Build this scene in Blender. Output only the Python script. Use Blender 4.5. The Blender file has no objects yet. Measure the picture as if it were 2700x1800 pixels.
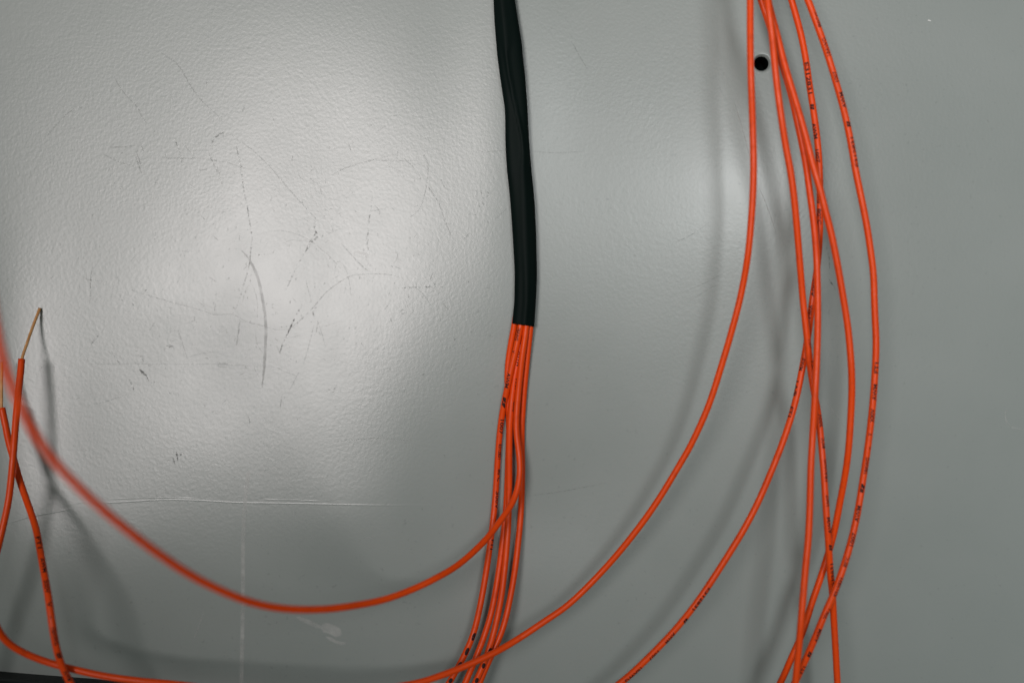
import bpy, bmesh, math, random
import numpy as np
from mathutils import Vector

# ------------------------------------------------------------------ camera, world, lamps, exposure
scene = bpy.context.scene
D = 0.437                       # camera to panel (m); the panel is the plane y = 0, the camera looks along +y
S = 0.450 / 2700.0              # metres on the panel for one pixel of the 2700-wide photograph

cam_data = bpy.data.cameras.new("camera")
cam_data.sensor_width = 36.0
cam_data.lens = 36.0 * D / 0.450
cam_data.clip_start = 0.01
cam_data.clip_end = 20.0
cam_data.dof.use_dof = True
cam_data.dof.focus_distance = D - 0.012
cam_data.dof.aperture_fstop = 2.6
cam = bpy.data.objects.new("camera", cam_data)
cam.location = (0, -D, 0)
cam.rotation_euler = (math.radians(90), 0, 0)
scene.collection.objects.link(cam)
scene.camera = cam

world = bpy.data.worlds.new("World")
scene.world = world
world.use_nodes = True
bg = world.node_tree.nodes["Background"]
bg.inputs[0].default_value = (0.80, 1.0, 0.90, 1)
bg.inputs[1].default_value = 0.075


def lamp(name, loc, target, size, power, col, shape='DISK', spread=180):
    d = bpy.data.lights.new(name, 'AREA')
    d.shape = shape
    d.size = size
    d.energy = power
    d.color = col
    d.spread = math.radians(spread)
    o = bpy.data.objects.new(name, d)
    o.location = loc
    o.rotation_euler = (Vector(target) - Vector(loc)).to_track_quat('-Z', 'Y').to_euler()
    scene.collection.objects.link(o)
    return o


lamp("key_lamp", (-0.428, -1.30, 0.184), (-0.053, 0, 0.352), 0.43, 1.74, (1.0, 0.935, 0.925), spread=56)
lamp("side_lamp", (0.351, -1.45, 0.275), (0.781, 0, -0.134), 0.36, 3.0, (0.97, 0.985, 0.99), spread=74)

vs = scene.view_settings
vs.view_transform = 'Standard'
vs.look = 'None'
vs.exposure = 0.0
vs.gamma = 1.0
vs.use_curve_mapping = False
scene.cycles.use_denoising = True
scene.cycles.denoiser = 'OPENIMAGEDENOISE'
scene.render.film_transparent = False

rng = random.Random(7)


# ------------------------------------------------------------------ helpers
def px(x, y, h=0.0):
    """point h millimetres in front of the panel that stands at photo pixel (x, y)"""
    h = h / 1000.0
    k = 1.0 - h / D
    return Vector(((x - 1350) * S * k, -h, (900 - y) * S * k))


def gauss(x, z, cx, cy, sx, sy, rot=0.0):
    X = (cx - 1350) * S
    Z = (900 - cy) * S
    dx, dz = x - X, z - Z
    if rot:
        c, s = math.cos(rot), math.sin(rot)
        dx, dz = c * dx + s * dz, -s * dx + c * dz
    sx *= S
    sy *= S
    return np.exp(-0.5 * ((dx / sx) ** 2 + (dz / sy) ** 2))


# the sheet metal is not flat: shallow bulges and dents, (photo x, y, spread x, spread y, rotation, height mm)
DENTS = [
    (1471, 1252, 178, 208, 0.0, -2.157),
    (127, 1526, 437, 215, 0.0, 2.410),
    (1394, 1361, 158, 119, 0.0, -1.935),
    (1344, -182, 91, 491, 0.0, 2.753),
    (3, 1255, 95, 334, 0.0, 2.260),
    (1003, 1396, 117, 193, 0.0, 0.822),
    (1950, 540, 200, 200, 0.0, 0.150),
    (870, 1398, 198, 110, 0.0, 0.778),
    (2105, 505, 225, 226, 0.0, 1.733),
    (564, 968, 221, 132, 0.0, -1.002),
    (889, 473, 143, 276, 0.0, -1.564),
    (2003, 500, 240, 240, 0.0, 1.300),
    (140, 1521, 183, 198, 0.0, 2.555),
    (330, 348, 387, 437, 0.0, -3.265),
]


def sheet(x, z):
    """how far the panel bulges towards the viewer, in metres"""
    x = np.asarray(x, float)
    z = np.asarray(z, float)
    f = np.zeros(np.broadcast(x, z).shape)
    for cx, cy, sx, sy, r, a in DENTS:
        f = f + a * 0.001 * gauss(x, z, cx, cy, sx, sy, r)
    return f


def on_sheet(x, y, h):
    """like px, with h counted from the bulged surface"""
    return px(x, y, h + 1000 * float(sheet((x - 1350) * S, (900 - y) * S)))


def link(o, parent=None):
    scene.collection.objects.link(o)
    if parent is not None:
        o.parent = parent
    return o


def mesh_obj(name, verts, faces, mat, parent=None, smooth=True):
    m = bpy.data.meshes.new(name)
    m.from_pydata([tuple(v) for v in verts], [], faces)
    m.materials.append(mat)
    if smooth:
        m.polygons.foreach_set("use_smooth", [True] * len(m.polygons))
    m.update()
    return link(bpy.data.objects.new(name, m), parent)


def empty(name, loc):
    o = bpy.data.objects.new(name, None)
    o.location = loc
    o.empty_display_size = 0.01
    return link(o)


def tag(o, label=None, cat=None, group=None, kind=None):
    if label: o["label"] = label
    if cat: o["category"] = cat
    if group: o["group"] = group
    if kind: o["kind"] = kind
    return o


# ------------------------------------------------------------------ materials
def new_mat(name):
    m = bpy.data.materials.new(name)
    m.use_nodes = True
    nt = m.node_tree
    return m, nt, nt.nodes["Principled BSDF"]


def noise(nt, scale, detail=3.0, rough=0.55, coord='Object', dist=0.0, vec=None):
    n = nt.nodes.new("ShaderNodeTexNoise")
    n.inputs["Scale"].default_value = scale
    n.inputs["Detail"].default_value = detail
    n.inputs["Roughness"].default_value = rough
    n.inputs["Distortion"].default_value = dist
    if vec is None:
        tc = nt.nodes.new("ShaderNodeTexCoord")
        vec = tc.outputs[coord]
    nt.links.new(vec, n.inputs["Vector"])
    return n


def ramp(nt, src, stops):
    r = nt.nodes.new("ShaderNodeValToRGB")
    el = r.color_ramp.elements
    el[0].position, el[0].color = stops[0]
    el[1].position, el[1].color = stops[1]
    for p, c in stops[2:]:
        e = el.new(p)
        e.color = c
    nt.links.new(src, r.inputs[0])
    return r


def g(v):
    return (v, v, v, 1)


def mat_paint():
    m, nt, b = new_mat("grey_paint")
    b.inputs["Specular IOR Level"].default_value = 0.5
    n1 = noise(nt, 14, 4, 0.6)
    c1 = ramp(nt, n1.outputs[0], [(0.3, (0.260, 0.288, 0.274, 1)), (0.7, (0.281, 0.307, 0.293, 1))])
    # faint grime specks
    n2 = noise(nt, 520, 2, 0.5)
    r2 = ramp(nt, n2.outputs[0], [(0.66, g(1.0)), (0.78, g(0.86))])
    mx = nt.nodes.new("ShaderNodeMixRGB")
    mx.blend_type = 'MULTIPLY'
    mx.inputs[0].default_value = 1.0
    nt.links.new(c1.outputs[0], mx.inputs[1])
    nt.links.new(r2.outputs[0], mx.inputs[2])
    nt.links.new(mx.outputs[0], b.inputs["Base Color"])
    n3 = noise(nt, 30, 4, 0.6)
    r3 = ramp(nt, n3.outputs[0], [(0.3, g(0.275)), (0.7, g(0.305))])
    nt.links.new(r3.outputs[0], b.inputs["Roughness"])
    # orange peel of the sprayed paint
    n4 = noise(nt, 700, 2.5, 0.5, dist=0.3)
    n5 = noise(nt, 1100, 2, 0.5)
    ad = nt.nodes.new("ShaderNodeMath")
    ad.operation = 'MULTIPLY_ADD'
    ad.inputs[1].default_value = 0.22
    nt.links.new(n5.outputs[0], ad.inputs[0])
    nt.links.new(n4.outputs[0], ad.inputs[2])
    bp = nt.nodes.new("ShaderNodeBump")
    bp.inputs["Strength"].default_value = 1.0
    bp.inputs["Distance"].default_value = 0.000040
    nt.links.new(ad.outputs[0], bp.inputs["Height"])
    nt.links.new(bp.outputs[0], b.inputs["Normal"])
    return m


def mat_plastic(name, c0, c1, rough, spec=0.5, bump=0.0, scale=60):
    m, nt, b = new_mat(name)
    n = noise(nt, scale, 4, 0.6)
    r = ramp(nt, n.outputs[0], [(0.3, (*c0, 1)), (0.7, (*c1, 1))])
    nt.links.new(r.outputs[0], b.inputs["Base Color"])
    b.inputs["Roughness"].default_value = rough
    b.inputs["Specular IOR Level"].default_value = spec
    if bump:
        n2 = noise(nt, 900, 3, 0.6)
        bp = nt.nodes.new("ShaderNodeBump")
        bp.inputs["Distance"].default_value = bump
        nt.links.new(n2.outputs[0], bp.inputs["Height"])
        nt.links.new(bp.outputs[0], b.inputs["Normal"])
    return m


def mat_mark(name, col, scale, lo, hi, amax, rough=0.6):
    """worn print or scuff: broken up by noise, the surface below shows through"""
    m, nt, b = new_mat(name)
    b.inputs["Base Color"].default_value = (*col, 1)
    b.inputs["Roughness"].default_value = rough
    b.inputs["Specular IOR Level"].default_value = 0.2
    n = noise(nt, scale, 3, 0.6)
    r = ramp(nt, n.outputs[0], [(lo, g(0.0)), (hi, g(amax))])
    nt.links.new(r.outputs[0], b.inputs["Alpha"])
    return m


def mat_insulation():
    m, nt, b = new_mat("orange_insulation")
    n = noise(nt, 45, 5, 0.65)
    c = ramp(nt, n.outputs[0], [(0.3, (0.70, 0.056, 0.002, 1)), (0.7, (0.79, 0.071, 0.004, 1))])
    n2 = noise(nt, 260, 4, 0.6)                # handling dirt
    d = ramp(nt, n2.outputs[0], [(0.56, g(1.0)), (0.75, g(0.80))])
    mx = nt.nodes.new("ShaderNodeMixRGB")
    mx.blend_type = 'MULTIPLY'
    mx.inputs[0].default_value = 1.0
    nt.links.new(c.outputs[0], mx.inputs[1])
    nt.links.new(d.outputs[0], mx.inputs[2])
    nt.links.new(mx.outputs[0], b.inputs["Base Color"])
    r = ramp(nt, n2.outputs[0], [(0.35, g(0.32)), (0.7, g(0.46))])
    nt.links.new(r.outputs[0], b.inputs["Roughness"])
    b.inputs["Specular IOR Level"].default_value = 0.25
    bp = nt.nodes.new("ShaderNodeBump")
    bp.inputs["Distance"].default_value = 0.00002
    n3 = noise(nt, 900, 3, 0.6)
    nt.links.new(n3.outputs[0], bp.inputs["Height"])
    nt.links.new(bp.outputs[0], b.inputs["Normal"])
    return m


M_PAINT = mat_paint()
M_ORANGE = mat_insulation()
M_BLACK = mat_plastic("black_sleeve", (0.0030, 0.0066, 0.0058), (0.0034, 0.0078, 0.0068), 0.50, 0.040, 0.00003)
M_TRIM = mat_plastic("black_trim", (0.006, 0.010, 0.0095), (0.008, 0.012, 0.011), 0.6, 0.25)
M_DARK = mat_plastic("hole_shade", (0.003, 0.006, 0.006), (0.004, 0.007, 0.007), 0.9, 0.0)  # near-black colour that paints the shade inside the hole
M_COPPER, _nt, _b = new_mat("copper")
_n = noise(_nt, 300, 3, 0.6)
_r = ramp(_nt, _n.outputs[0], [(0.3, (0.70, 0.33, 0.12, 1)), (0.7, (0.92, 0.50, 0.22, 1))])
_nt.links.new(_r.outputs[0], _b.inputs["Base Color"])
_b.inputs["Metallic"].default_value = 0.35
_b.inputs["Roughness"].default_value = 0.42
M_INK = mat_mark("black_print", (0.022, 0.010, 0.010), 1400, 0.20, 0.42, 0.90)
M_INK_FADED = mat_mark("worn_print", (0.040, 0.012, 0.010), 1400, 0.25, 0.55, 0.80)
M_SCRATCH = mat_mark("dark_scratch", (0.10, 0.103, 0.092), 900, 0.34, 0.74, 0.36)
M_DOTTED = mat_mark("scuff_track", (0.085, 0.088, 0.078), 800, 0.48, 0.66, 0.44)
M_SMUDGE = mat_mark("dirt_smudge", (0.060, 0.062, 0.056), 700, 0.35, 0.65, 0.62)
M_PALE = mat_mark("pale_smear", (0.58, 0.59, 0.57), 160, 0.10, 0.70, 0.62)
for _m in (M_PALE,):
    _p = _m.node_tree.nodes["Principled BSDF"]
    _p.inputs["Specular IOR Level"].default_value = 0.5
    _p.inputs["Roughness"].default_value = 0.28
M_DUST = mat_plastic("white_dust", (0.75, 0.75, 0.73), (0.85, 0.85, 0.83), 0.8, 0.2)
M_PALE_THIN = mat_mark("pale_scratch", (0.55, 0.56, 0.54), 500, 0.25, 0.75, 0.50)
M_GREYSMEAR = mat_mark("grey_smear", (0.21, 0.205, 0.190), 260, 0.2, 0.7, 0.34)

# ------------------------------------------------------------------ the painted panel with its threaded hole
HX, HY, HR = 2007.6, 168.0, 0.00325          # hole centre in photo pixels, radius in metres


def build_panel():
    step = 0.0025
    nx, nz = 232, 180
    x0, z0 = -0.29, -0.225
    hc = px(HX, HY)
    # the grid cell block round the hole is replaced by a ring of quads
    ci, cj = int(round((hc.x - x0) / step)), int(round((hc.z - z0) / step))
    hw = 3
    ids, verts, faces = {}, [], []

    def vid(i, j):
        if (i, j) not in ids:
            ids[(i, j)] = len(verts)
            verts.append([x0 + i * step, 0.0, z0 + j * step])
        return ids[(i, j)]
    for i in range(nx):
        for j in range(nz):
            if ci - hw <= i < ci + hw and cj - hw <= j < cj + hw:
                continue
            faces.append((vid(i, j), vid(i + 1, j), vid(i + 1, j + 1), vid(i, j + 1)))
    ring = [(ci - hw + k, cj - hw) for k in range(2 * hw)] + [(ci + hw, cj - hw + k) for k in range(2 * hw)] + \
           [(ci + hw - k, cj + hw) for k in range(2 * hw)] + [(ci - hw, cj + hw - k) for k in range(2 * hw)]
    # two rings on each side make the circle smooth
    loop = []
    for a, b in zip(ring, ring[1:] + ring[:1]):
        loop.append(vid(*a))
    n = len(loop)
    angs = [math.atan2(verts[v][2] - hc.z, verts[v][0] - hc.x) for v in loop]
    prev = loop
    dy = float(sheet(hc.x, hc.z))
    prof = [(0.0058, 0.0), (0.0046, 0.0), (HR + 0.00075, 0.0), (HR + 0.00058, 0.00010), (HR + 0.00045, 0.0005), (HR + 0.00022, 0.0006), (HR + 0.00030, 0.0010), (HR + 0.00006, 0.0011), (HR, 0.0013)]
    y = 0.0013
    for k in range(7):                        # thread turns down the bore
        prof += [(HR - 0.00030, y + 0.00035), (HR, y + 0.0007)]
        y += 0.0007
    prof.append((HR, 0.011))
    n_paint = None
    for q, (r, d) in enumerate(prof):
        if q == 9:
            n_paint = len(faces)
        cur = []
        for a in angs:
            cur.append(len(verts))
            verts.append([hc.x + r * math.cos(a), d, hc.z + r * math.sin(a)])
        for k in range(n):
            k2 = (k + 1) % n
            faces.append((prev[k], prev[k2], cur[k2], cur[k]))
        prev = cur
    V = np.array(verts)
    V[:, 1] -= sheet(V[:, 0], V[:, 2])
    o = mesh_obj("wall_panel", V, faces, M_PAINT)
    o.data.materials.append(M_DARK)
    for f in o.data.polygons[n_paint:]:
        f.material_index = 1  # bore walls below the rim blackened, shade painted into their colour
    tag(o, "scratched grey painted sheet metal panel behind all the wires", None, None, "structure")
    # added black plate, its colour stands in for the unlit space behind the hole
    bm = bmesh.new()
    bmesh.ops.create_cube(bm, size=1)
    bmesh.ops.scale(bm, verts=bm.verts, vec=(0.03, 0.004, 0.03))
    me = bpy.data.meshes.new("hole_shade_plate")
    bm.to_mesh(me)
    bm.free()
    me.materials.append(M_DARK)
    c = link(bpy.data.objects.new("hole_shade_plate", me), o)
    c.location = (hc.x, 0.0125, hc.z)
    return o


panel = build_panel()


# scuffs, scratches and smears: thin films following the sheet
def film(name, lines, mat, lift=0.00004):
    """lines: list of (points in photo px, width px, taper)"""
    verts, faces = [], []
    for pts, w, taper in lines:
        P = np.array([(p[0], p[1]) for p in pts], float)
        P = resample(P, 9.0)
        n = len(P)
        T = np.gradient(P, axis=0)
        T /= np.maximum(np.linalg.norm(T, axis=1)[:, None], 1e-9)
        N = np.stack([-T[:, 1], T[:, 0]], 1)
        t = np.linspace(0, 1, n)
        ww = w * (np.clip(np.sin(math.pi * (0.04 + 0.92 * t)) * 1.8, 0.25, 1.0) if taper else np.ones(n))
        base = len(verts)
        for k in range(n):
            for s in (-0.5, 0.5):
                q = P[k] + N[k] * s * ww[k]
                x, z = (q[0] - 1350) * S, (900 - q[1]) * S
                verts.append((x, z))
            if k:
                a = base + 2 * (k - 1)
                faces.append((a, a + 1, a + 3, a + 2))
    A = np.array(verts)
    V = np.stack([A[:, 0], -sheet(A[:, 0], A[:, 1]) - lift, A[:, 1]], 1)
    return mesh_obj(name, V, faces, mat, panel, smooth=False)


def catmull(P, per):
    P = np.asarray(P, float)
    Q = np.vstack([2 * P[0] - P[1], P, 2 * P[-1] - P[-2]])
    out = []
    for i in range(1, len(Q) - 2):
        p0, p1, p2, p3 = Q[i - 1:i + 3]
        t = np.linspace(0, 1, per, endpoint=False)[:, None]
        out.append(0.5 * ((2 * p1) + (-p0 + p2) * t + (2 * p0 - 5 * p1 + 4 * p2 - p3) * t ** 2 +
                          (-p0 + 3 * p1 - 3 * p2 + p3) * t ** 3))
    out.append(P[-1:])
    return np.vstack(out)


def resample(P, step, spline=True):
    P = np.asarray(P, float)
    if spline and len(P) > 2:
        P = catmull(P, 16)
    seg = np.linalg.norm(np.diff(P, axis=0), axis=1)
    s = np.concatenate([[0], np.cumsum(seg)])
    n = max(2, int(s[-1] / step) + 1)
    u = np.linspace(0, s[-1], n)
    return np.stack([np.interp(u, s, P[:, k]) for k in range(P.shape[1])], 1)


def crop(ox, oy, zoom, pts):
    return [(ox + a / zoom, oy + b / zoom) for a, b in pts]


c3 = lambda *p: crop(0, 0, 3.136, p)
c4 = lambda *p: crop(600, 400, 3.136, p)
c5 = lambda *p: crop(200, 600, 3.136, p)
c6 = lambda *p: crop(300, 1250, 2.851, p)
c7 = lambda *p: crop(1150, 0, 3.484, p)
c8 = lambda *p: crop(1150, 450, 3.484, p)
c9 = lambda *p: crop(1900, 450, 3.484, p)

SCRATCHES = [
    (c3((1290, 410), (1450, 520), (1560, 700), (1660, 830), (1770, 930), (1830, 1000)), 2.2),
    (c3((1900, 1110), (2060, 1220), (2195, 1345)) + c4((350, 130), (530, 340), (720, 550)), 2.2),
    (c3((910, 600), (990, 740), (1110, 870), (1150, 950), (1215, 1030)), 1.8),
    (c3((620, 860), (510, 950), (400, 1070), (350, 1140)), 1.6),
    (c3((880, 1205), (980, 1205), (1100, 1190)), 3.0),
    (c3((1135, 1170), (1170, 1245)), 3.0),
    (c3((1100, 1235), (1150, 1370)), 3.2),
    (c3((1098, 1285), (1150, 1425)), 3.2),
    (c3((830, 1265), (960, 1330), (1090, 1365)), 1.8),
    (c3((1320, 1298), (1680, 1300)), 1.6),
    (c3((1710, 1310), (1880, 1340), (2050, 1395)), 1.6),
    (c3((1705, 1245), (1760, 1370), (1830, 1530)), 2.4),
    (c3((1480, 1170), (1570, 1260)), 1.6),
    (c4((850, 185), (950, 135), (1090, 85), (1160, 70), (1290, 40), (1400, 15)), 2.0),
    (c4((1200, 60), (1350, 72), (1560, 72)), 1.8),
    (c4((1300, 105), (1480, 180)), 1.5),
    (c4((1440, 40), (1530, 120), (1600, 215)), 1.7),
    (c4((1620, 20), (1655, 100), (1650, 240), (1620, 380), (1580, 480), (1480, 560)), 2.0),
    (c4((1770, 260), (1810, 310)), 2.0),
    (c4((1680, 320), (1740, 410), (1800, 580), (1850, 690)), 2.0),
    (c4((930, 750), (1000, 830), (1100, 935), (1180, 1000)), 2.6),
    (c4((490, 1470), (560, 1420), (680, 1310), (800, 1170), (900, 1090), (1010, 1025), (1120, 1012), (1240, 1008), (1360, 1020), (1450, 1050)), 2.3),
    (c4((870, 1050), (890, 930), (910, 900), (950, 930), (990, 1020), (1010, 1130), (1020, 1220)), 1.5),
    (c4((1370, 830), (1405, 835), (1400, 880), (1370, 920)), 2.6),
    (c4((1400, 885), (1440, 900), (1470, 925)), 1.8),
    (c4((1350, 945), (1400, 955), (1440, 972)), 2.0),
    (c4((1205, 1010), (1190, 1095)), 1.8),
    (c4((975, 1100), (960, 1170)), 2.4),
    (c4((1150, 1030), (1155, 1110)), 1.4),
    (c4((640, 1060), (660, 1140), (690, 1250)), 1.4),
    (c4((1465, 1210), (1490, 1285)), 2.0),
    (c4((1530, 1100), (1620, 1180), (1680, 1270)), 1.5),
    (c4((190, 1090), (225, 1180), (240, 1280), (235, 1380)), 1.7),
    (c4((460, 750), (520, 725), (610, 735)), 1.6),
    (c4((350, 650), (480, 655), (640, 710), (800, 830), (900, 930), (960, 1000)), 1.5),
    (c4((1180, 490), (1250, 475), (1330, 455)), 1.5),
    (c4((890, 520), (905, 480), (935, 445)), 1.6),
    (c4((800, 690), (900, 640), (960, 620)), 1.3),
    (c5((400, 490), (520, 540), (800, 620), (1050, 690), (1130, 720), (1280, 715), (1400, 775), (1550, 815), (1650, 845), (1750, 840)), 2.0),
    (c5((120, 310), (105, 430), (100, 620)), 2.6),
    (c5((30, 390), (80, 425), (200, 440)), 2.0),
    (c5((1475, 865), (1490, 960), (1540, 1040)), 1.8),
    (c5((830, 840), (880, 990), (910, 1090)), 1.8),
    (c5((1347, 787), (1330, 900), (1315, 980)), 4.0),
    (c5((1460, 1150), (1515, 1250)), 1.8),
    (c5((890, 1085), (1000, 1045), (1150, 1025)), 1.6),
    (c5((60, 1130), (400, 1125), (800, 1130), (1150, 1130), (1640, 1155)), 1.3),
    (c5((1650, 1155), (1720, 1190), (1820, 1225)), 1.8),
    (c5((1990, 760), (2030, 880), (2060, 985)), 1.6),
    (c5((2000, 760), (1980, 870), (1950, 900)), 2.0),
    (c5((1965, 800), (1930, 940), (1900, 1050), (1875, 1130)), 2.0),
    (c5((1840, 1190), (1790, 1290), (1755, 1350)), 2.0),
    (c5((1700, 1380), (1685, 1500)), 2.6),
    (c5((270, 600), (300, 450)), 1.5),
    (c5((1740, 915), (1870, 885)), 1.3),
    (c5((2040, 820), (2150, 785)), 1.3),
    (c5((100, 1470), (250, 1435), (420, 1375)), 1.3),
    (c7((365, 1370), (440, 1402), (520, 1393), (640, 1390)), 1.7),
    (c7((860, 1393), (1100, 1408), (1360, 1393)), 1.7),
    (c7((960, 1240), (990, 1275)), 3.0),
    (c7((1240, 380), (1300, 490), (1390, 640)), 2.0),
    (c7((955, 205), (980, 218)), 3.0),
    (c8((80, 440), (130, 590)), 1.7),
    (c8((540, 450), (660, 340)), 1.7),
    ([(1780, 640), (1830, 615), (1870, 585)], 1.5),
    ([(1800, 770), (1860, 745), (1915, 715)], 1.5),
    ([(1810, 800), (1855, 770), (1900, 745)], 1.2),
    ([(1390, 1310), (1470, 1300), (1600, 1275)], 1.6),
    ([(880, 1165), (920, 1160), (1000, 1155), (1100, 1162)], 1.2),
]
TRACKS = [
    (c4((75, 0), (95, 120), (125, 330), (150, 440), (170, 570), (190, 700), (180, 830), (165, 960), (130, 1070), (105, 1170), (60, 1290), (20, 1350)), 4.6),
    (c4((190, 990), (175, 1080), (140, 1150), (110, 1250)), 4.2),
    (c4((690, 740), (650, 800), (600, 880), (550, 970), (500, 1090), (480, 1120)), 4.4),
    (c4((640, 1220), (590, 1300), (540, 1390), (490, 1500), (460, 1565)), 5.2),
    (c5((1890, 590), (1830, 690), (1780, 800), (1740, 890), (1700, 970), (1660, 1085)), 5.0),
    (c4((1190, 360), (1180, 470), (1165, 560), (1160, 660), (1145, 720), (1170, 850)), 4.2),
    (c4((1640, 270), (1680, 320), (1750, 430)), 4.2),
    (c4((1400, 1125), (1480, 1122), (1620, 1118), (1780, 1115)), 4.6),
    (c4((720, 530), (710, 600), (720, 660), (740, 690), (660, 770)), 6.5),
    (c4((1230, 380), (1180, 400)), 4.0),
    (c4((730, 1280), (700, 1330), (720, 1380)), 5.0),
    (c3((1425, 1130), (1455, 1220), (1480, 1300), (1500, 1370)), 5.0),
    (c3((1555, 1510), (1600, 1568)), 5.0),
    (c3((1840, 1080), (1760, 1130), (1720, 1200)), 6.0),
    (c3((1940, 1200), (1970, 1340), (1995, 1500)), 4.5),
    (c5((1990, 20), (1930, 110), (1900, 170)), 6.0),
    (c5((1880, 980), (1890, 940)), 4.0),
    (c5((180, 880), (140, 930), (110, 975)), 5.0),
    (c5((300, 1050), (350, 1130)), 4.0),
    (c5((430, 1250), (480, 1360)), 3.6),
    (c5((1160, 1110), (1290, 1140)), 4.0),
    (c5((600, 1300), (660, 1265)), 4.0),
    (c5((920, 260), (965, 280)), 5.0),
    (c5((870, 185), (920, 200)), 3.6),
    (c9((955, 690), (980, 790), (990, 910)), 4.6),
]
SMUDGES = [
    (c5((515, 1170), (545, 1205), (575, 1225)), 8.0),
    (c5((570, 1225), (595, 1270)), 5.0),
    (c5((500, 1050), (530, 1065), (545, 1110)), 5.0),
    (c5((735, 978), (795, 982)), 6.0),
    (c5((480, 1018), (500, 1018)), 4.0),
    (c8((410, 180), (420, 215)), 8.0), (c8((470, 190), (480, 215)), 6.0), (c8((430, 245), (440, 260)), 5.0),
    (c8((465, 235), (490, 240)), 7.0), (c8((363, 180), (372, 195)), 4.0), (c8((360, 230), (370, 240)), 4.0),
    (c8((395, 315), (400, 335)), 5.0), (c8((425, 295), (440, 315)), 5.0), (c8((300, 400), (318, 404)), 4.0),
    (c8((345, 403), (365, 408)), 4.5), (c8((512, 245), (520, 255)), 3.5), (c8((40, 90), (52, 84)), 5.0),
    (c8((45, 1070), (58, 1065)), 5.0),
    (c4((1765, 240), (1772, 232)), 5.0), (c4((1370, 915), (1378, 920)), 5.0), (c4((1350, 942), (1362, 948)), 5.0),
    (c4((245, 855), (255, 848)), 4.0), (c4((1048, 485), (1056, 495)), 4.0), (c4((1158, 68), (1166, 74)), 4.0),
    (c4((1640, 285), (1648, 287)), 4.0), (c4((360, 1285), (370, 1290)), 3.5),
    (c9((985, 1000), (1000, 1025), (1025, 1055)), 4.5), (c9((1030, 1060), (1045, 1100)), 3.0),
    (c5((268, 1305), (278, 1300)), 4.0), (c5((1500, 225), (1508, 220)), 5.0), (c5((1195, 1262), (1203, 1264)), 4.0),
    ([(465, 1190), (470, 1215)], 5.0), ([(456, 1205), (462, 1225)], 4.0), ([(474, 1195), (478, 1200)], 4.0),
    ([(2603, 318), (2607, 323)], 4.0), ([(1837, 1370), (1839, 1371)], 4.0),
    (c3((1740, 512), (1748, 516)), 3.0), (c3((1465, 920), (1472, 935)), 3.0), (c3((935, 740), (942, 744)), 3.0),
    (c3((1422, 800), (1428, 808)), 3.0),
]
film("hairline_scratches", [(p, w * 0.95, True) for p, w in SCRATCHES], M_SCRATCH)["kind"] = "stuff"
film("scuff_tracks", [(p, w * 0.75, True) for p, w in TRACKS], M_DOTTED, 0.00005)["kind"] = "stuff"
film("dirt_smudges", [(p, w, True) for p, w in SMUDGES], M_SMUDGE, 0.00006)["kind"] = "stuff"
ticks = []
for _ in range(420):
    while True:
        x, y = rng.gauss(760, 330), rng.gauss(740, 230)
        if 60 < x < 1300 and 150 < y < 1350:
            break
    a = rng.gauss(1.75, 0.7)
    l = rng.uniform(2.5, 9) if rng.random() < 0.85 else rng.uniform(10, 26)
    ticks.append(([(x, y), (x + l * math.cos(a), y + l * math.sin(a))], rng.uniform(1.3, 2.6), False))
film("specks_of_dirt", ticks, M_SCRATCH, 0.00003)["kind"] = "stuff"
film("grey_smear", [(c5((1360, 185), (1430, 270), (1500, 430), (1540, 620), (1562, 800), (1560, 950), (1550, 1150), (1533, 1320)), 7.5, True)],
     M_GREYSMEAR, 0.00007)
film("pale_smear", [(c6((1012, -20), (992, 200), (980, 500), (978, 900), (970, 1300), (960, 1640)), 10, False),
                    (c6((1380, 1065), (1480, 1110), (1570, 1150)), 11, True),
                    (c6((1560, 1140), (1640, 1160), (1710, 1200)), 26, True),
                    (c6((1600, 1215), (1690, 1260), (1750, 1265)), 8, True),
                    (c4((1040, 820), (1100, 835), (1170, 855)), 8, True)], M_PALE, 0.00008)
film("pale_scratches", [(c6((690, 1010), (650, 1130), (610, 1230)), 2.5, True),
                        ([(1936, 278), (1955, 345), (1975, 425)], 3, True),
                        ([(1998, 500), (2015, 540), (2042, 615)], 3, True),
                        ([(2655, 1075), (2650, 1100), (2665, 1125), (2700, 1130)], 3, True),
                        (c6((1880, 475), (1970, 455)), 2, True), (c6((1480, 480), (1520, 440)), 2, True),
                        ([(1766, 1370), (1767, 1376)], 5, False), ([(2180, 1060), (2230, 1130)], 2, True)], M_PALE_THIN, 0.00008)


film("dust_speck", [([(2446, 54), (2454, 56)], 8, True)], M_DUST, 0.0001)


def ridge(pts, width, height):
    """a pressed line standing proud of the sheet"""
    P = resample(pts, 6.0)
    T = np.gradient(P, axis=0)
    T /= np.linalg.norm(T, axis=1)[:, None]
    N = np.stack([-T[:, 1], T[:, 0]], 1)
    V, F = [], []
    n = len(P)
    for k in range(n):
        f = min(1.0, 4.0 * min(k, n - 1 - k) / n + 0.05) * (0.75 + 0.5 * rng.random())
        for s, hh in ((-0.5, -0.02), (-0.12, 1.0), (0.12, 1.0), (0.5, -0.02)):
            q = P[k] + N[k] * s * width
            x, z = (q[0] - 1350) * S, (900 - q[1]) * S
            V.append((x, -float(sheet(x, z)) - hh * f * height, z))
        if k:
            a = 4 * (k - 1)
            for c in range(3):
                F.append((a + c, a + c + 1, a + c + 5, a + c + 4))
    return mesh_obj("pressed_line", V, F, M_PAINT, panel)


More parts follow.
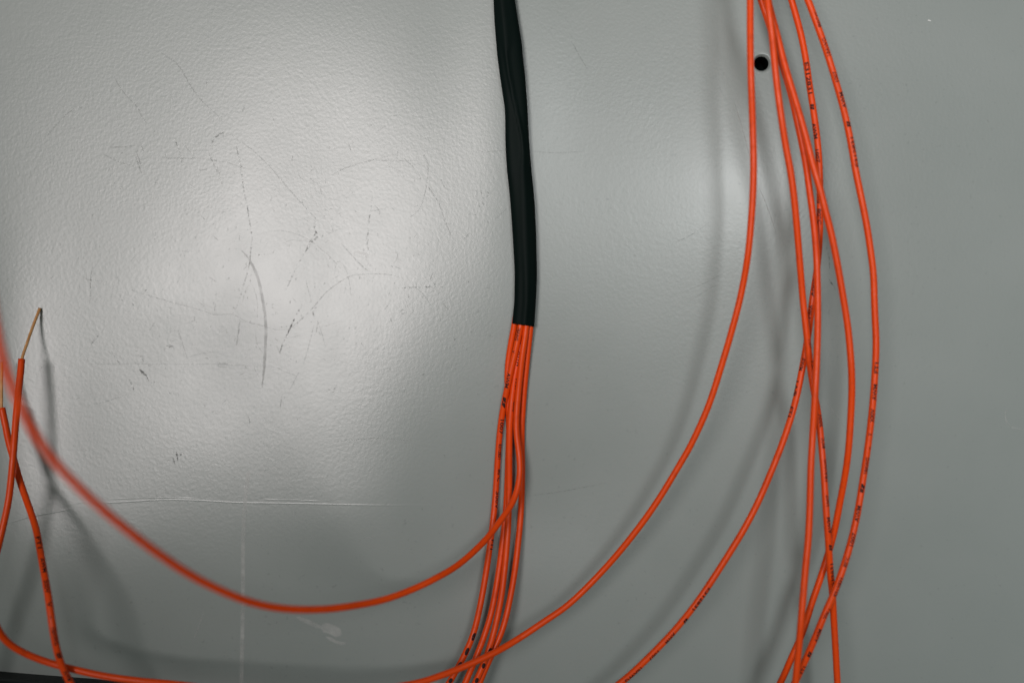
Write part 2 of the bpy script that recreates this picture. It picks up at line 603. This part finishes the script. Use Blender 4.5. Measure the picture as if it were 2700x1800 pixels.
ridge([(160, 1333), (225, 1321), (300, 1322), (420, 1316), (510, 1317), (620, 1323), (720, 1325), (850, 1327), (1000, 1330), (1150, 1331)], 5, 0.00006)
ridge([(20, 1378), (60, 1366), (105, 1354), (160, 1345), (200, 1336)], 5, 0.00006)
ridge([(300, 1313), (420, 1310), (520, 1312)], 4, 0.00006)
ridge([(700, 1316), (760, 1316), (840, 1319)], 4, 0.00006)

# ------------------------------------------------------------------ black strip at the lower left corner
bm = bmesh.new()
bmesh.ops.create_cube(bm, size=1)
bmesh.ops.scale(bm, verts=bm.verts, vec=(0.40, 0.012, 0.03))
bmesh.ops.bevel(bm, geom=bm.edges[:], offset=0.0015, segments=3, affect='EDGES')
me = bpy.data.meshes.new("edge_strip")
bm.to_mesh(me)
bm.free()
me.materials.append(M_TRIM)
strip = link(bpy.data.objects.new("edge_strip", me))
a = -math.atan2(17, 193)
strip.rotation_euler = (0, -a, 0)
p0 = px(90, 1788, 8)
strip.location = p0 + Vector((0.02 * math.cos(a) + 0.015 * math.sin(a), 0, 0.02 * math.sin(a) - 0.015 * math.cos(a)))
strip.location.y = -0.0065
tag(strip, "black strip along the panel edge at the bottom left corner", "strip")


# ------------------------------------------------------------------ wires
R_WIRE = 0.00136


class Path:
    def __init__(self, pts, step=0.0011, sigma=0.0024):
        P = np.array([tuple(on_sheet(*p)) for p in pts])
        C = resample(P, step)
        k = int(3 * sigma / step)
        w = np.exp(-0.5 * (np.arange(-k, k + 1) * step / sigma) ** 2)
        w /= w.sum()
        pad = np.vstack([2 * C[0] - C[k:0:-1], C, 2 * C[-1] - C[-2:-k - 2:-1]])
        C = np.stack([np.convolve(pad[:, i], w, 'valid') for i in range(3)], 1)
        self.C = C
        T = np.gradient(C, axis=0)
        T /= np.linalg.norm(T, axis=1)[:, None]
        self.T = T
        f = np.array([0, -1.0, 0])
        F = f - (T @ f)[:, None] * T
        F /= np.linalg.norm(F, axis=1)[:, None]
        self.F = F
        self.B = np.cross(T, F)
        self.s = np.concatenate([[0], np.cumsum(np.linalg.norm(np.diff(C, axis=0), axis=1))])
        k = D / (D + C[:, 1])
        self.pix = np.stack([1350 + C[:, 0] * k / S, 900 - C[:, 2] * k / S], 1)

    def at(self, s):
        i = lambda A: np.stack([np.interp(s, self.s, A[:, k]) for k in range(3)], -1)
        return i(self.C), i(self.T), i(self.F), i(self.B)

    def locate(self, p):
        """arc length and sideways offset (m) of a photo pixel lying on the wire"""
        d = self.pix - np.array(p)
        j = int(np.argmin((d ** 2).sum(1)))
        k = D / (D + self.C[j, 1])
        v = np.array([p[0] - self.pix[j, 0], 0, -(p[1] - self.pix[j, 1])]) * S / k
        t = self.T[j].copy(); t[1] = 0; t /= np.linalg.norm(t)
        side = np.cross(t, np.array([0, -1.0, 0]))
        return self.s[j], float(v @ side)


def tube(name, path, r, mat, parent=None, nseg=16, i0=0, i1=None, cap=True, wob=0.0):
    C, F, B = path.C[i0:i1], path.F[i0:i1], path.B[i0:i1]
    n = len(C)
    th = np.linspace(0, 2 * math.pi, nseg, endpoint=False)
    rr = r * (1 + wob * np.sin(np.linspace(0, n * 0.09, n)))
    V = (C[:, None, :] + rr[:, None, None] * (np.cos(th)[None, :, None] * F[:, None, :] + np.sin(th)[None, :, None] * B[:, None, :])).reshape(-1, 3)
    F_ = []
    for i in range(n - 1):
        for k in range(nseg):
            k2 = (k + 1) % nseg
            F_.append((i * nseg + k, i * nseg + k2, (i + 1) * nseg + k2, (i + 1) * nseg + k))
    if cap:
        F_.append(tuple(range(nseg - 1, -1, -1)))
        F_.append(tuple((n - 1) * nseg + k for k in range(nseg)))
    return mesh_obj(name, V, F_, mat, parent)


_glyph = {}


def glyphs(text):
    if text in _glyph:
        return _glyph[text]
    cu = bpy.data.curves.new("t", 'FONT')
    cu.body = text
    cu.size = 1.0
    cu.resolution_u = 2
    cu.offset = 0.03
    o = bpy.data.objects.new("t", cu)
    scene.collection.objects.link(o)
    dg = bpy.context.evaluated_depsgraph_get()
    m = bpy.data.meshes.new_from_object(o.evaluated_get(dg))
    bpy.data.objects.remove(o)
    bpy.data.curves.remove(cu)
    b = bmesh.new()
    b.from_mesh(m)
    bpy.data.meshes.remove(m)
    for y in (0.1, 0.22, 0.34, 0.46, 0.58):
        bmesh.ops.bisect_plane(b, geom=b.verts[:] + b.edges[:] + b.faces[:], plane_co=(0, y, 0), plane_no=(0, 1, 0))
    b.verts.index_update()
    V = np.array([v.co[:] for v in b.verts])
    F = [tuple(v.index for v in f.verts) for f in b.faces]
    b.free()
    x0, x1 = V[:, 0].min(), V[:, 0].max()
    y0, y1 = V[:, 1].min(), V[:, 1].max()
    V[:, 0] = (V[:, 0] - x0) / max(x1 - x0, 1e-6)
    V[:, 1] = (V[:, 1] - 0.34) / 0.70
    _glyph[text] = (V, F)
    return V, F


# the small approval mark: two joined letters leaning on each other, drawn as strokes
def mark_mesh():
    V, F = [], []
    def bar(x0, y0, x1, y1, w):
        dx, dy = x1 - x0, y1 - y0
        L = math.hypot(dx, dy)
        nx_, ny_ = -dy / L * w / 2, dx / L * w / 2
        n = 4
        b = len(V)
        for i in range(n + 1):
            t = i / n
            V.append((x0 + dx * t + nx_, y0 + dy * t + ny_, 0))
            V.append((x0 + dx * t - nx_, y0 + dy * t - ny_, 0))
            if i:
                a = b + 2 * (i - 1)
                F.append((a, a + 1, a + 3, a + 2))
    bar(0.62, -0.5, 0.98, 0.5, 0.26)
    bar(0.98, 0.36, 0.60, 0.36, 0.26)
    bar(0.60, 0.36, 0.66, 0.0, 0.2)
    bar(0.66, 0.0, 0.42, -0.5, 0.2)
    bar(0.40, 0.5, 0.22, -0.36, 0.24)
    bar(0.22, -0.40, 0.02, -0.34, 0.24)
    bar(0.02, -0.34, 0.14, 0.5, 0.22)
    return np.array(V), F


def dash_mesh():
    V, F = [], []
    n, m = 6, 4
    for i in range(n + 1):
        t = i / n
        w = 0.5 * (1 - abs(2 * t - 1) ** 3 * 0.55)
        for j in range(m + 1):
            V.append((t, w * (2 * j / m - 1), 0))
    for i in range(n):
        for j in range(m):
            a = i * (m + 1) + j
            F.append((a, a + 1, a + m + 2, a + m + 1))
    return np.array(V), F


def print_word(path, r, parent, word, pa, pb, height=0.00155, faded=False):
    if word == '@':
        V, F = mark_mesh()
        name = "printed_mark"
    elif word == '#':
        V, F = dash_mesh()
        name = "printed_dash"
    else:
        V, F = glyphs(word)
        name = "printed_word"
    sa, oa = path.locate(pa)
    sb, ob = path.locate(pb)
    d = 1.0 if sb >= sa else -1.0
    s = sa + (sb - sa) * V[:, 0]
    off = oa + (ob - oa) * V[:, 0]
    off = np.clip(off, -r * 0.93, r * 0.93)
    phi = np.arcsin(off / r) + V[:, 1] * height / r * (-d)
    C, T, Fv, B = path.at(s)
    rr = r + 0.00003
    P = C + rr * (np.cos(phi)[:, None] * Fv + np.sin(phi)[:, None] * B)
    return mesh_obj(name, P, F, M_INK_FADED if faded else M_INK, parent, smooth=False)


GROUP_R = "orange wires hanging down the right side"
GROUP_C = "orange wires coming out of the black sleeve"
GROUP_L = "orange wires with bare copper ends"


def wire(name, label, group, pts, words=(), copper=None, faded=False, r=R_WIRE):
    path = Path(pts)
    root = empty(name, path.C[len(path.C) // 2])
    tag(root, label, "wire", group)
    ins = tube("insulation", path, r, M_ORANGE, None, wob=0.012)
    ins.parent = root
    kids = [ins]
    for w in words:
        kids.append(print_word(path, r, root, w[0], w[1], w[2], faded=(len(w) > 3 and w[3] == 'f') or faded,
                               height=w[4] if len(w) > 4 else 0.00155))
    if copper:
        cp = Path(copper, step=0.0008, sigma=0.001)
        kids.append(tube("copper_conductor", cp, 0.00060, M_COPPER, root, 12))
    off = Vector(path.C[len(path.C) // 2])
    for k in kids:                       # the children's meshes are in scene space
        k.location = -off
    return path


E = "E312831"
# --- right-hand bunch (photo x, y, millimetres off the panel)
wire("orange_wire", "long plain orange wire, leftmost of the right bunch, sweeping along the bottom", GROUP_R, [
    (1976, -160, 44), (1977, -70, 44), (1978, 0, 43), (1978, 90, 43), (1979, 172, 43), (1982, 258, 42), (1985, 345, 42), (1987, 430, 41), (1986, 490, 40),
    (1982, 565, 39), (1973, 665, 38), (1959, 751, 36), (1939, 837, 35), (1906, 952, 33), (1868, 1070, 31), (1825, 1166, 29),
    (1804, 1204, 28), (1730, 1326, 26), (1653, 1430, 24), (1576, 1518, 22), (1500, 1592, 22), (1440, 1634, 23), (1373, 1679, 24), (1303, 1720, 29),
    (1214, 1760, 34), (1150, 1784, 38), (1096, 1800, 41), (960, 1822, 46), (800, 1832, 48), (640, 1822, 46), (540, 1812, 44), (458, 1802, 42), (370, 1794, 40),
    (281, 1782, 40), (210, 1767, 40), (151, 1752, 40), (98, 1735, 41), (53, 1715, 43), (21, 1694, 45), (0, 1668, 47), (-18, 1630, 50), (-34, 1570, 54), (-55, 1480, 60), (-80, 1380, 66)])

wire("orange_wire", "printed orange wire sweeping from the right bunch to the bottom right of centre", GROUP_R, [
    (2052, -110, 26), (2070, -55, 26), (2087, 0, 26), (2095, 29, 26), (2107, 72, 26), (2117, 115, 26), (2127, 172, 26), (2135, 230, 26), (2144, 287, 26), (2152, 344, 26),
    (2158, 402, 26), (2161, 460, 26), (2162, 522, 26), (2162, 565, 26), (2161, 622, 26), (2156, 694, 26), (2148, 751, 26), (2140, 805, 26), (2134, 860, 26),
    (2128, 900, 26), (2117, 963, 27), (2104, 1029, 28), (2092, 1078, 29), (2078, 1124, 30), (2058, 1181, 31), (2034, 1241, 32), (2012, 1294, 32), (1991, 1339, 32),
    (1959, 1399, 32), (1902, 1491, 32), (1844, 1578, 32), (1787, 1651, 31), (1730, 1712, 30), (1684, 1757, 29), (1647, 1790, 28), (1560, 1856, 27), (1470, 1900, 26)],
    [(E, (2124, 169), (2134, 247)), ('@', (2138, 275), (2140, 293)), ('AWM', (2143, 326), (2149, 367)), ('1007', (2151, 394), (2155, 432)),
     ('18AWG', (2156, 490), (2157, 535)), ('80°C', (2157, 550), (2158, 590)), ('300V', (2146, 737), (2140, 783)), ('VW-1', (2136, 806), (2131, 842)),
     ('AWM', (2117, 943), (2108, 978)), ('I A/B', (2100, 1006), (2092, 1046)), ('FT1', (2086, 1072), (2079, 1098)),
     (E, (1868, 1551), (1827, 1606)), ('@', (1809, 1631), (1801, 1641)), ('AWM', (1780, 1664), (1754, 1694)), ('1007', (1737, 1713), (1711, 1738)),
     ('18AWG', (1691, 1758), (1649, 1793))])

wire("orange_wire", "orange wire just right of the hole, slanting down to leave rightmost at the bottom", GROUP_R, [
    (2015, -120, 44), (2020, -55, 44), (2024, 0, 44), (2029, 43, 44), (2036, 95, 43), (2043, 172, 42), (2051, 244, 41), (2061, 316, 40), (2072, 387, 38), (2084, 450, 37),
    (2092, 507, 36), (2098, 565, 35), (2103, 622, 34), (2110, 708, 33), (2116, 780, 32), (2122, 838, 32), (2129, 900, 32), (2137, 972, 31), (2146, 1029, 31),
    (2155, 1080, 30), (2162, 1130, 30), (2167, 1187, 31), (2172, 1244, 32), (2176, 1310, 33), (2180, 1370, 34), (2185, 1440, 34), (2189, 1508, 33), (2195, 1565, 31),
    (2198, 1623, 30), (2203, 1709, 30), (2208, 1800, 30), (2214, 1900, 30)],
    [(E, (2197, 1546), (2191, 1481)), ('@', (2189, 1451), (2188, 1435)), ('AWM', (2187, 1403), (2182, 1364)), ('1007', (2182, 1336), (2180, 1306)),
     ('18AWG', (2178, 1270), (2175, 1211)), ('80°C', (2171, 1184), (2168, 1152)), ('300V', (2164, 1124), (2159, 1088)), ('FT1', (2144, 976), (2141, 954)),
     ('VW-1', (2137, 918), (2133, 898), 'f')])

wire("orange_wire", "plain orange wire in front of the right bunch, running nearly straight out the bottom", GROUP_R, [
    (1975, -110, 32), (1992, -50, 31), (2006, 0, 30), (2018, 34, 30), (2031, 74, 30), (2046, 120, 30), (2064, 176, 31), (2086, 250, 32), (2101, 316, 32), (2114, 376, 32),
    (2127, 445, 32), (2135, 507, 32), (2143, 565, 32), (2149, 622, 32), (2153, 680, 32), (2155, 737, 33), (2156, 794, 34), (2156, 852, 35), (2155, 900, 36),
    (2153, 957, 37), (2150, 1020, 38), (2147, 1078, 38), (2143, 1144, 38), (2138, 1230, 39), (2135, 1340, 40), (2131, 1422, 41), (2124, 1493, 42), (2118, 1565, 43),
    (2112, 1637, 44), (2106, 1709, 44), (2097, 1800, 44), (2088, 1890, 44)])

wire("orange_wire", "plain orange wire, second from the right at mid height, crossing back behind to the bottom", GROUP_R, [
    (2008, -130, 37), (2017, -60, 37), (2025, 0, 37), (2032, 32, 37), (2048, 90, 37), (2069, 172, 37), (2095, 258, 37), (2120, 344, 37), (2137, 410, 37), (2148, 452, 37),
    (2163, 502, 37), (2176, 555, 37), (2190, 608, 37), (2202, 665, 37), (2213, 723, 37), (2225, 794, 37), (2234, 852, 37), (2240, 905, 37), (2245, 972, 37),
    (2246, 1029, 36), (2243, 1101, 35), (2237, 1187, 34), (2227, 1259, 32), (2215, 1322, 30), (2204, 1380, 29), (2192, 1430, 28), (2174, 1490, 28), (2159, 1536, 28),
    (2141, 1587, 28), (2126, 1637, 28), (2110, 1682, 28), (2089, 1728, 28), (2072, 1768, 27), (2056, 1802, 26), (2010, 1890, 25)])

wire("orange_wire", "outermost orange wire on the right, printed along its whole length, bowing farthest out", GROUP_R, [
    (2085, -110, 34), (2108, -52, 34), (2130, 0, 34), (2144, 37, 34), (2158, 75, 34), (2174, 120, 34), (2191, 172, 34), (2208, 230, 34), (2224, 287, 34), (2237, 344, 34),
    (2248, 402, 34), (2257, 455, 34), (2271, 522, 34), (2285, 593, 34), (2296, 665, 34), (2303, 723, 34), (2305, 780, 34), (2307, 835, 34), (2310, 900, 34),
    (2308, 965, 34), (2303, 1043, 34), (2296, 1115, 34), (2287, 1187, 34), (2276, 1259, 34), (2264, 1335, 35), (2249, 1407, 36), (2231, 1472, 37), (2213, 1526, 38),
    (2194, 1575, 38), (2175, 1616, 38), (2155, 1666, 38), (2132, 1720, 37), (2112, 1764, 36), (2094, 1802, 35), (2050, 1890, 34)],
    [('80°C', (2160, 75), (2150, 36), 'f'), ('18AWG', (2185, 153), (2168, 100), 'f'), ('1007', (2205, 218), (2196, 188), 'f'), ('AWM', (2225, 287), (2215, 248)),
     ('@', (2236, 335), (2233, 320)), (E, (2258, 438), (2244, 363), 'f'),
     ('FT1', (2307, 983), (2309, 954)), ('AWM', (2302, 1052), (2305, 1015)), ('300V', (2296, 1114), (2298, 1078)), ('V', (2291, 1150), (2292, 1141)),
     ('-', (2288, 1180), (2289, 1176)), ('18AWG', (2279, 1249), (2285, 1207)), ('@', (2268, 1299), (2273, 1278)),
     ('AWM', (2255, 1373), (2262, 1335)), ('1007', (2242, 1436), (2250, 1402)), ('80°C', (2224, 1494), (2234, 1463), 'f'), (E, (2199, 1571), (2216, 1522)),
     ('VW-1', (2171, 1628), (2186, 1602)), ('AWM', (2149, 1689), (2161, 1654)), ('@', (2129, 1729), (2135, 1717)), ('FT1', (2109, 1772), (2120, 1755))])

# --- bundle out of the sleeve
wire("orange_wire", "orange wire leftmost at the sleeve mouth, soon hidden below its printed neighbour", GROUP_C, [
    (1361, 826, 3.3), (1356, 858, 3.0), (1347, 907, 2.2), (1341, 946, 1.6), (1338, 984, 1.4), (1338, 1016, 1.4), (1340, 1055, 1.4), (1342, 1100, 1.4), (1342, 1150, 1.4),
    (1340, 1210, 1.5), (1338, 1270, 1.7), (1335, 1330, 2.2), (1330, 1390, 3.0), (1324, 1435, 4.0), (1319, 1478, 5.2), (1312, 1525, 6.5), (1304, 1573, 8.0), (1294, 1620, 9.5),
    (1279, 1669, 11), (1260, 1721, 12.5), (1242, 1763, 13.5), (1226, 1801, 14.5), (1190, 1880, 16)])

wire("orange_wire", "printed orange wire farthest left below the black sleeve, black dashes near the bottom", GROUP_C, [
    (1378, 826, 4.7), (1373, 858, 4.8), (1365, 898, 4.8), (1357, 936, 4.5), (1348, 974, 4.2), (1340, 1012, 3.9), (1331, 1052, 2.8), (1323, 1098, 1.8), (1318, 1137, 1.5),
    (1314, 1185, 1.5), (1310, 1248, 1.6), (1306, 1312, 2.2), (1301, 1364, 3.2), (1294, 1421, 4.5), (1286, 1478, 6.0), (1276, 1542, 8.0), (1264, 1606, 10), (1249, 1667, 11.5),
    (1230, 1715, 12.5), (1208, 1757, 13.5), (1183, 1801, 14.5), (1135, 1875, 16)],
    [('18AWG', (1368, 866), (1361, 898)), ('V', (1354, 920), (1353, 929)), ('-', (1348, 953), (1347, 957)), ('AWM', (1342, 982), (1335, 1021)), ('@', (1330, 1049), (1328, 1069)),
     ('1007', (1325, 1102), (1321, 1142)), (E, (1320, 1169), (1317, 1210)), ('80°C', (1317, 1233), (1315, 1265)), ('300V', (1312, 1293), (1309, 1344)),
     ('FT1', (1300, 1420), (1296, 1450)), ('#', (1252, 1668), (1245, 1688)), ('#', (1236, 1704), (1228, 1723)), ('#', (1216, 1743), (1207, 1760)), ('#', (1192, 1785), (1183, 1800))])

wire("orange_wire", "orange wire in the middle of the sleeve bundle, black dashes at the bottom", GROUP_C, [
    (1385, 826, 3.1), (1381, 858, 3.0), (1377, 888, 3.0), (1369, 936, 3.0), (1361, 974, 3.0), (1355, 1012, 3.0), (1350, 1051, 3.2), (1346, 1098, 3.8), (1344, 1135, 4.0),
    (1343, 1201, 4.1), (1343, 1265, 4.2), (1342, 1320, 4.4), (1340, 1380, 5.0), (1337, 1428, 6.0), (1333, 1475, 7.2), (1328, 1523, 8.5), (1322, 1571, 10), (1313, 1619, 11.5),
    (1302, 1667, 13), (1288, 1715, 14.3), (1272, 1757, 15.2), (1252, 1801, 16), (1215, 1880, 17)],
    [(E, (1380, 861), (1374, 904)), ('AWM', (1371, 928), (1366, 965)), ('1007', (1364, 995), (1360, 1032)), ('18AWG', (1357, 1056), (1354, 1082)),
     ('#', (1295, 1704), (1289, 1723)), ('#', (1278, 1745), (1273, 1759)), ('#', (1260, 1784), (1254, 1798))])

wire("orange_wire", "blurred orange wire looping out of the bundle and off the left edge", GROUP_C, [
    (1392, 826, 4.6), (1388, 861, 4.8), (1383, 898, 5.0), (1376, 946, 4.8), (1371, 993, 4.6), (1367, 1032, 4.6), (1363, 1079, 5.0), (1361, 1118, 5.6), (1363, 1155, 6.4),
    (1368, 1190, 7.4), (1371, 1225, 8.6), (1370, 1258, 10), (1364, 1290, 11.5), (1353, 1322, 13.5), (1335, 1351, 16), (1309, 1386, 19), (1278, 1425, 23), (1214, 1484, 30), (1150, 1523, 37),
    (1080, 1556, 41.7), (1000, 1583, 49.5), (896, 1601, 60.4), (826, 1606, 67.4), (756, 1604, 74.5), (686, 1593, 81.5), (616, 1570, 88.5), (510, 1519, 98.6), (405, 1449, 108.8),
    (305, 1371, 118.1), (228, 1303, 124.4), (158, 1232, 129.8), (116, 1179, 133.0), (77, 1117, 136.1), (46, 1050, 138.4), (21, 990, 140.0), (5, 935, 141.5), (-10, 870, 142.3), (-25, 780, 143.1), (-35, 690, 143.9), (-40, 500, 143.9), (-40, 300, 142.3)])

wire("orange_wire", "plain orange wire along the right side of the bundle below the black sleeve", GROUP_C, [
    (1401, 826, 3.1), (1399, 861, 3.0), (1394, 907, 2.5), (1388, 965, 2.0), (1382, 1032, 1.7), (1378, 1089, 1.6), (1376, 1130, 1.6), (1376, 1180, 1.6), (1377, 1233, 1.6),
    (1376, 1296, 1.8), (1374, 1340, 2.2), (1371, 1384, 3.0), (1365, 1443, 4.5), (1357, 1507, 6.2), (1346, 1571, 8.2), (1332, 1635, 10.2), (1316, 1683, 11.5), (1299, 1721, 12.5),
    (1280, 1761, 13.4), (1264, 1801, 14.2), (1232, 1880, 15.5)])

# --- loose ends at the left
wire("orange_wire", "stripped orange wire with a bent bare copper tip resting on the panel, left edge", GROUP_L, [
    (57, 947, 15.0), (55, 975, 16.0), (52, 1002, 17.0), (46, 1058, 19.0), (41, 1118, 20.4), (36, 1188, 21.8), (30, 1255, 22.4), (24, 1310, 23.1), (16, 1352, 23.8),
    (7, 1392, 24.5), (-2, 1430, 25.2), (-18, 1490, 25.8), (-45, 1580, 26.5), (-90, 1720, 27.2), (-120, 1880, 27.2)],
    copper=[(56, 957, 15.0), (60, 938, 13.6), (71, 906, 9.9), (84, 868, 5.8), (103, 818, 1.4), (105, 813, 0.9)])

wire("orange_wire", "printed orange wire crossing behind the bent stripped wire at the left edge", GROUP_L, [
    (5, 1075, 15.0), (9, 1096, 15.0), (14, 1118, 15.0), (23, 1164, 15.6), (35, 1206, 16.3), (50, 1260, 17.0), (67, 1310, 19), (83, 1355, 22), (96, 1397, 25), (105, 1446, 29),
    (117, 1513, 35), (128, 1576, 40), (138, 1646, 44), (147, 1699, 45), (158, 1741, 45), (172, 1774, 45), (187, 1802, 45), (225, 1870, 45), (270, 1960, 44)],
    [('FT1', (105, 1417), (110, 1446)), ('AWM', (115, 1471), (122, 1508)), ('300V', (126, 1532), (132, 1567)), ('V', (134, 1588), (136, 1600)), ('-', (139, 1622), (140, 1627)),
     ('18AWG', (144, 1653), (152, 1693)), ('@', (156, 1717), (162, 1733)), ('AWM', (174, 1765), (188, 1792))],
    copper=[(5, 1083, 15.0), (4, 1073, 14.3), (4, 1040, 12.9), (4, 1000, 10.9), (5, 975, 9.9), (5, 955, 8.8)])


# ------------------------------------------------------------------ black sleeve
def build_sleeve():
    # photo y, left x, right x, ridge position (-1..1), ridge sharpness, thickness mm
    rows = [(-170, 1296, 1352, -0.35, 0.42, 6.4), (-80, 1299, 1354, -0.30, 0.42, 6.4), (0, 1301.3, 1358, -0.25, 0.42, 6.4), (57, 1303.6, 1366.7, -0.2, 0.40, 6.4), (115, 1308.4, 1376, -0.25, 0.34, 6.3),
            (143.5, 1310.7, 1378.5, -0.30, 0.16, 6.2), (201, 1318, 1384.8, -0.27, 0.13, 6.1), (258, 1326.5, 1389, -0.12, 0.13, 6.0), (287, 1330.8, 1391, -0.02, 0.13, 6.0), (316, 1332, 1392.5, 0.16, 0.13, 6.0),
            (359, 1332, 1394.5, 0.42, 0.14, 6.0), (402, 1333.4, 1397.4, 0.50, 0.18, 6.1), (450, 1336.6, 1401.7, 0.36, 0.30, 6.3), (507, 1343, 1407.5, 0.26, 0.36, 6.6), (550, 1346.6, 1411, 0.18, 0.38, 6.8),
            (622, 1351.5, 1414, 0.10, 0.38, 7.0), (708, 1356.4, 1415.8, 0.06, 0.32, 7.2), (737, 1356.7, 1416, 0.08, 0.30, 7.2), (794, 1355.8, 1413.5, 0.14, 0.28, 7.1), (835, 1352, 1410.5, 0.15, 0.28, 7.0), (856, 1350, 1409, 0.15, 0.28, 7.0)]
    R = np.array(rows, float)
    ys = np.linspace(R[0, 0], R[-1, 0], 260)
    # smooth interpolation
    cols = []
    for c in range(1, 6):
        v = np.interp(ys, R[:, 0], R[:, c])
        k = 4
        w = np.hanning(2 * k + 1); w /= w.sum()
        pad = np.concatenate([2 * v[0] - v[k:0:-1], v, 2 * v[-1] - v[-2:-k - 2:-1]])
        cols.append(np.convolve(pad, w, 'valid'))
    L, Rr, U, W, H = cols
    ns = 56
    V, F = [], []
    th = np.linspace(0, 2 * math.pi, ns, endpoint=False)
    nrow = len(ys)
    hmid = 3.4

    def ring(i, shrink=0.0, dyp=0.0):
        xm, hw = 0.5 * (L[i] + Rr[i]), 0.5 * (Rr[i] - L[i])
        hw_mm = hw * S * 1000 * (1 - hmid / 1000 / D) - shrink
        out = []
        hh = H[i] / 2 - shrink
        for t in th:
            c, s = math.cos(t), math.sin(t)
            u = math.copysign(abs(c) ** 0.80, c)
            up = math.copysign(abs(s) ** 0.85, s)
            h = hh * up
            if s > 0:       # front side: a crease line along the twisted wires below
                env = (1 - u * u)
                h *= 0.86
                h += env * 0.75 * math.exp(-((u - U[i]) / W[i]) ** 2)
                h += env * 0.06 * math.sin(0.016 * ys[i] + 4 * u)
            z = hmid + h
            # lower edge is cut slightly askew
            yy = ys[i] + dyp
            if i > nrow - 12:
                yy += (c * 4.2) * (i - nrow + 12) / 11.0
            p = on_sheet(xm, yy, z)
            p.x = (xm - 1350) * S * (1 - hmid / 1000 / D) + u * hw_mm / 1000
            out.append(tuple(p))
        return out
    for i in range(nrow):
        V += ring(i)
        if i:
            for k in range(ns):
                k2 = (k + 1) % ns
                F.append(((i - 1) * ns + k, i * ns + k, i * ns + k2, (i - 1) * ns + k2))
    # wall thickness at the open end
    for sh, dy in ((0.10, 1.0), (0.45, 1.0), (0.55, -1.0), (0.55, -22.0)):
        b = len(V)
        V += ring(nrow - 1, sh, dy)
        for k in range(ns):
            k2 = (k + 1) % ns
            F.append((b - ns + k, b + k, b + k2, b - ns + k2))
    o = mesh_obj("cable_sleeve", V, F, M_BLACK)
    bm = bmesh.new()
    bm.from_mesh(o.data)
    bmesh.ops.recalc_face_normals(bm, faces=bm.faces[:])
    bm.to_mesh(o.data)
    bm.free()
    tag(o, "twisted black shrink sleeve round the centre bundle of orange wires", "cable sleeve")
    # a grain of dust on it
    return o


sleeve = build_sleeve()
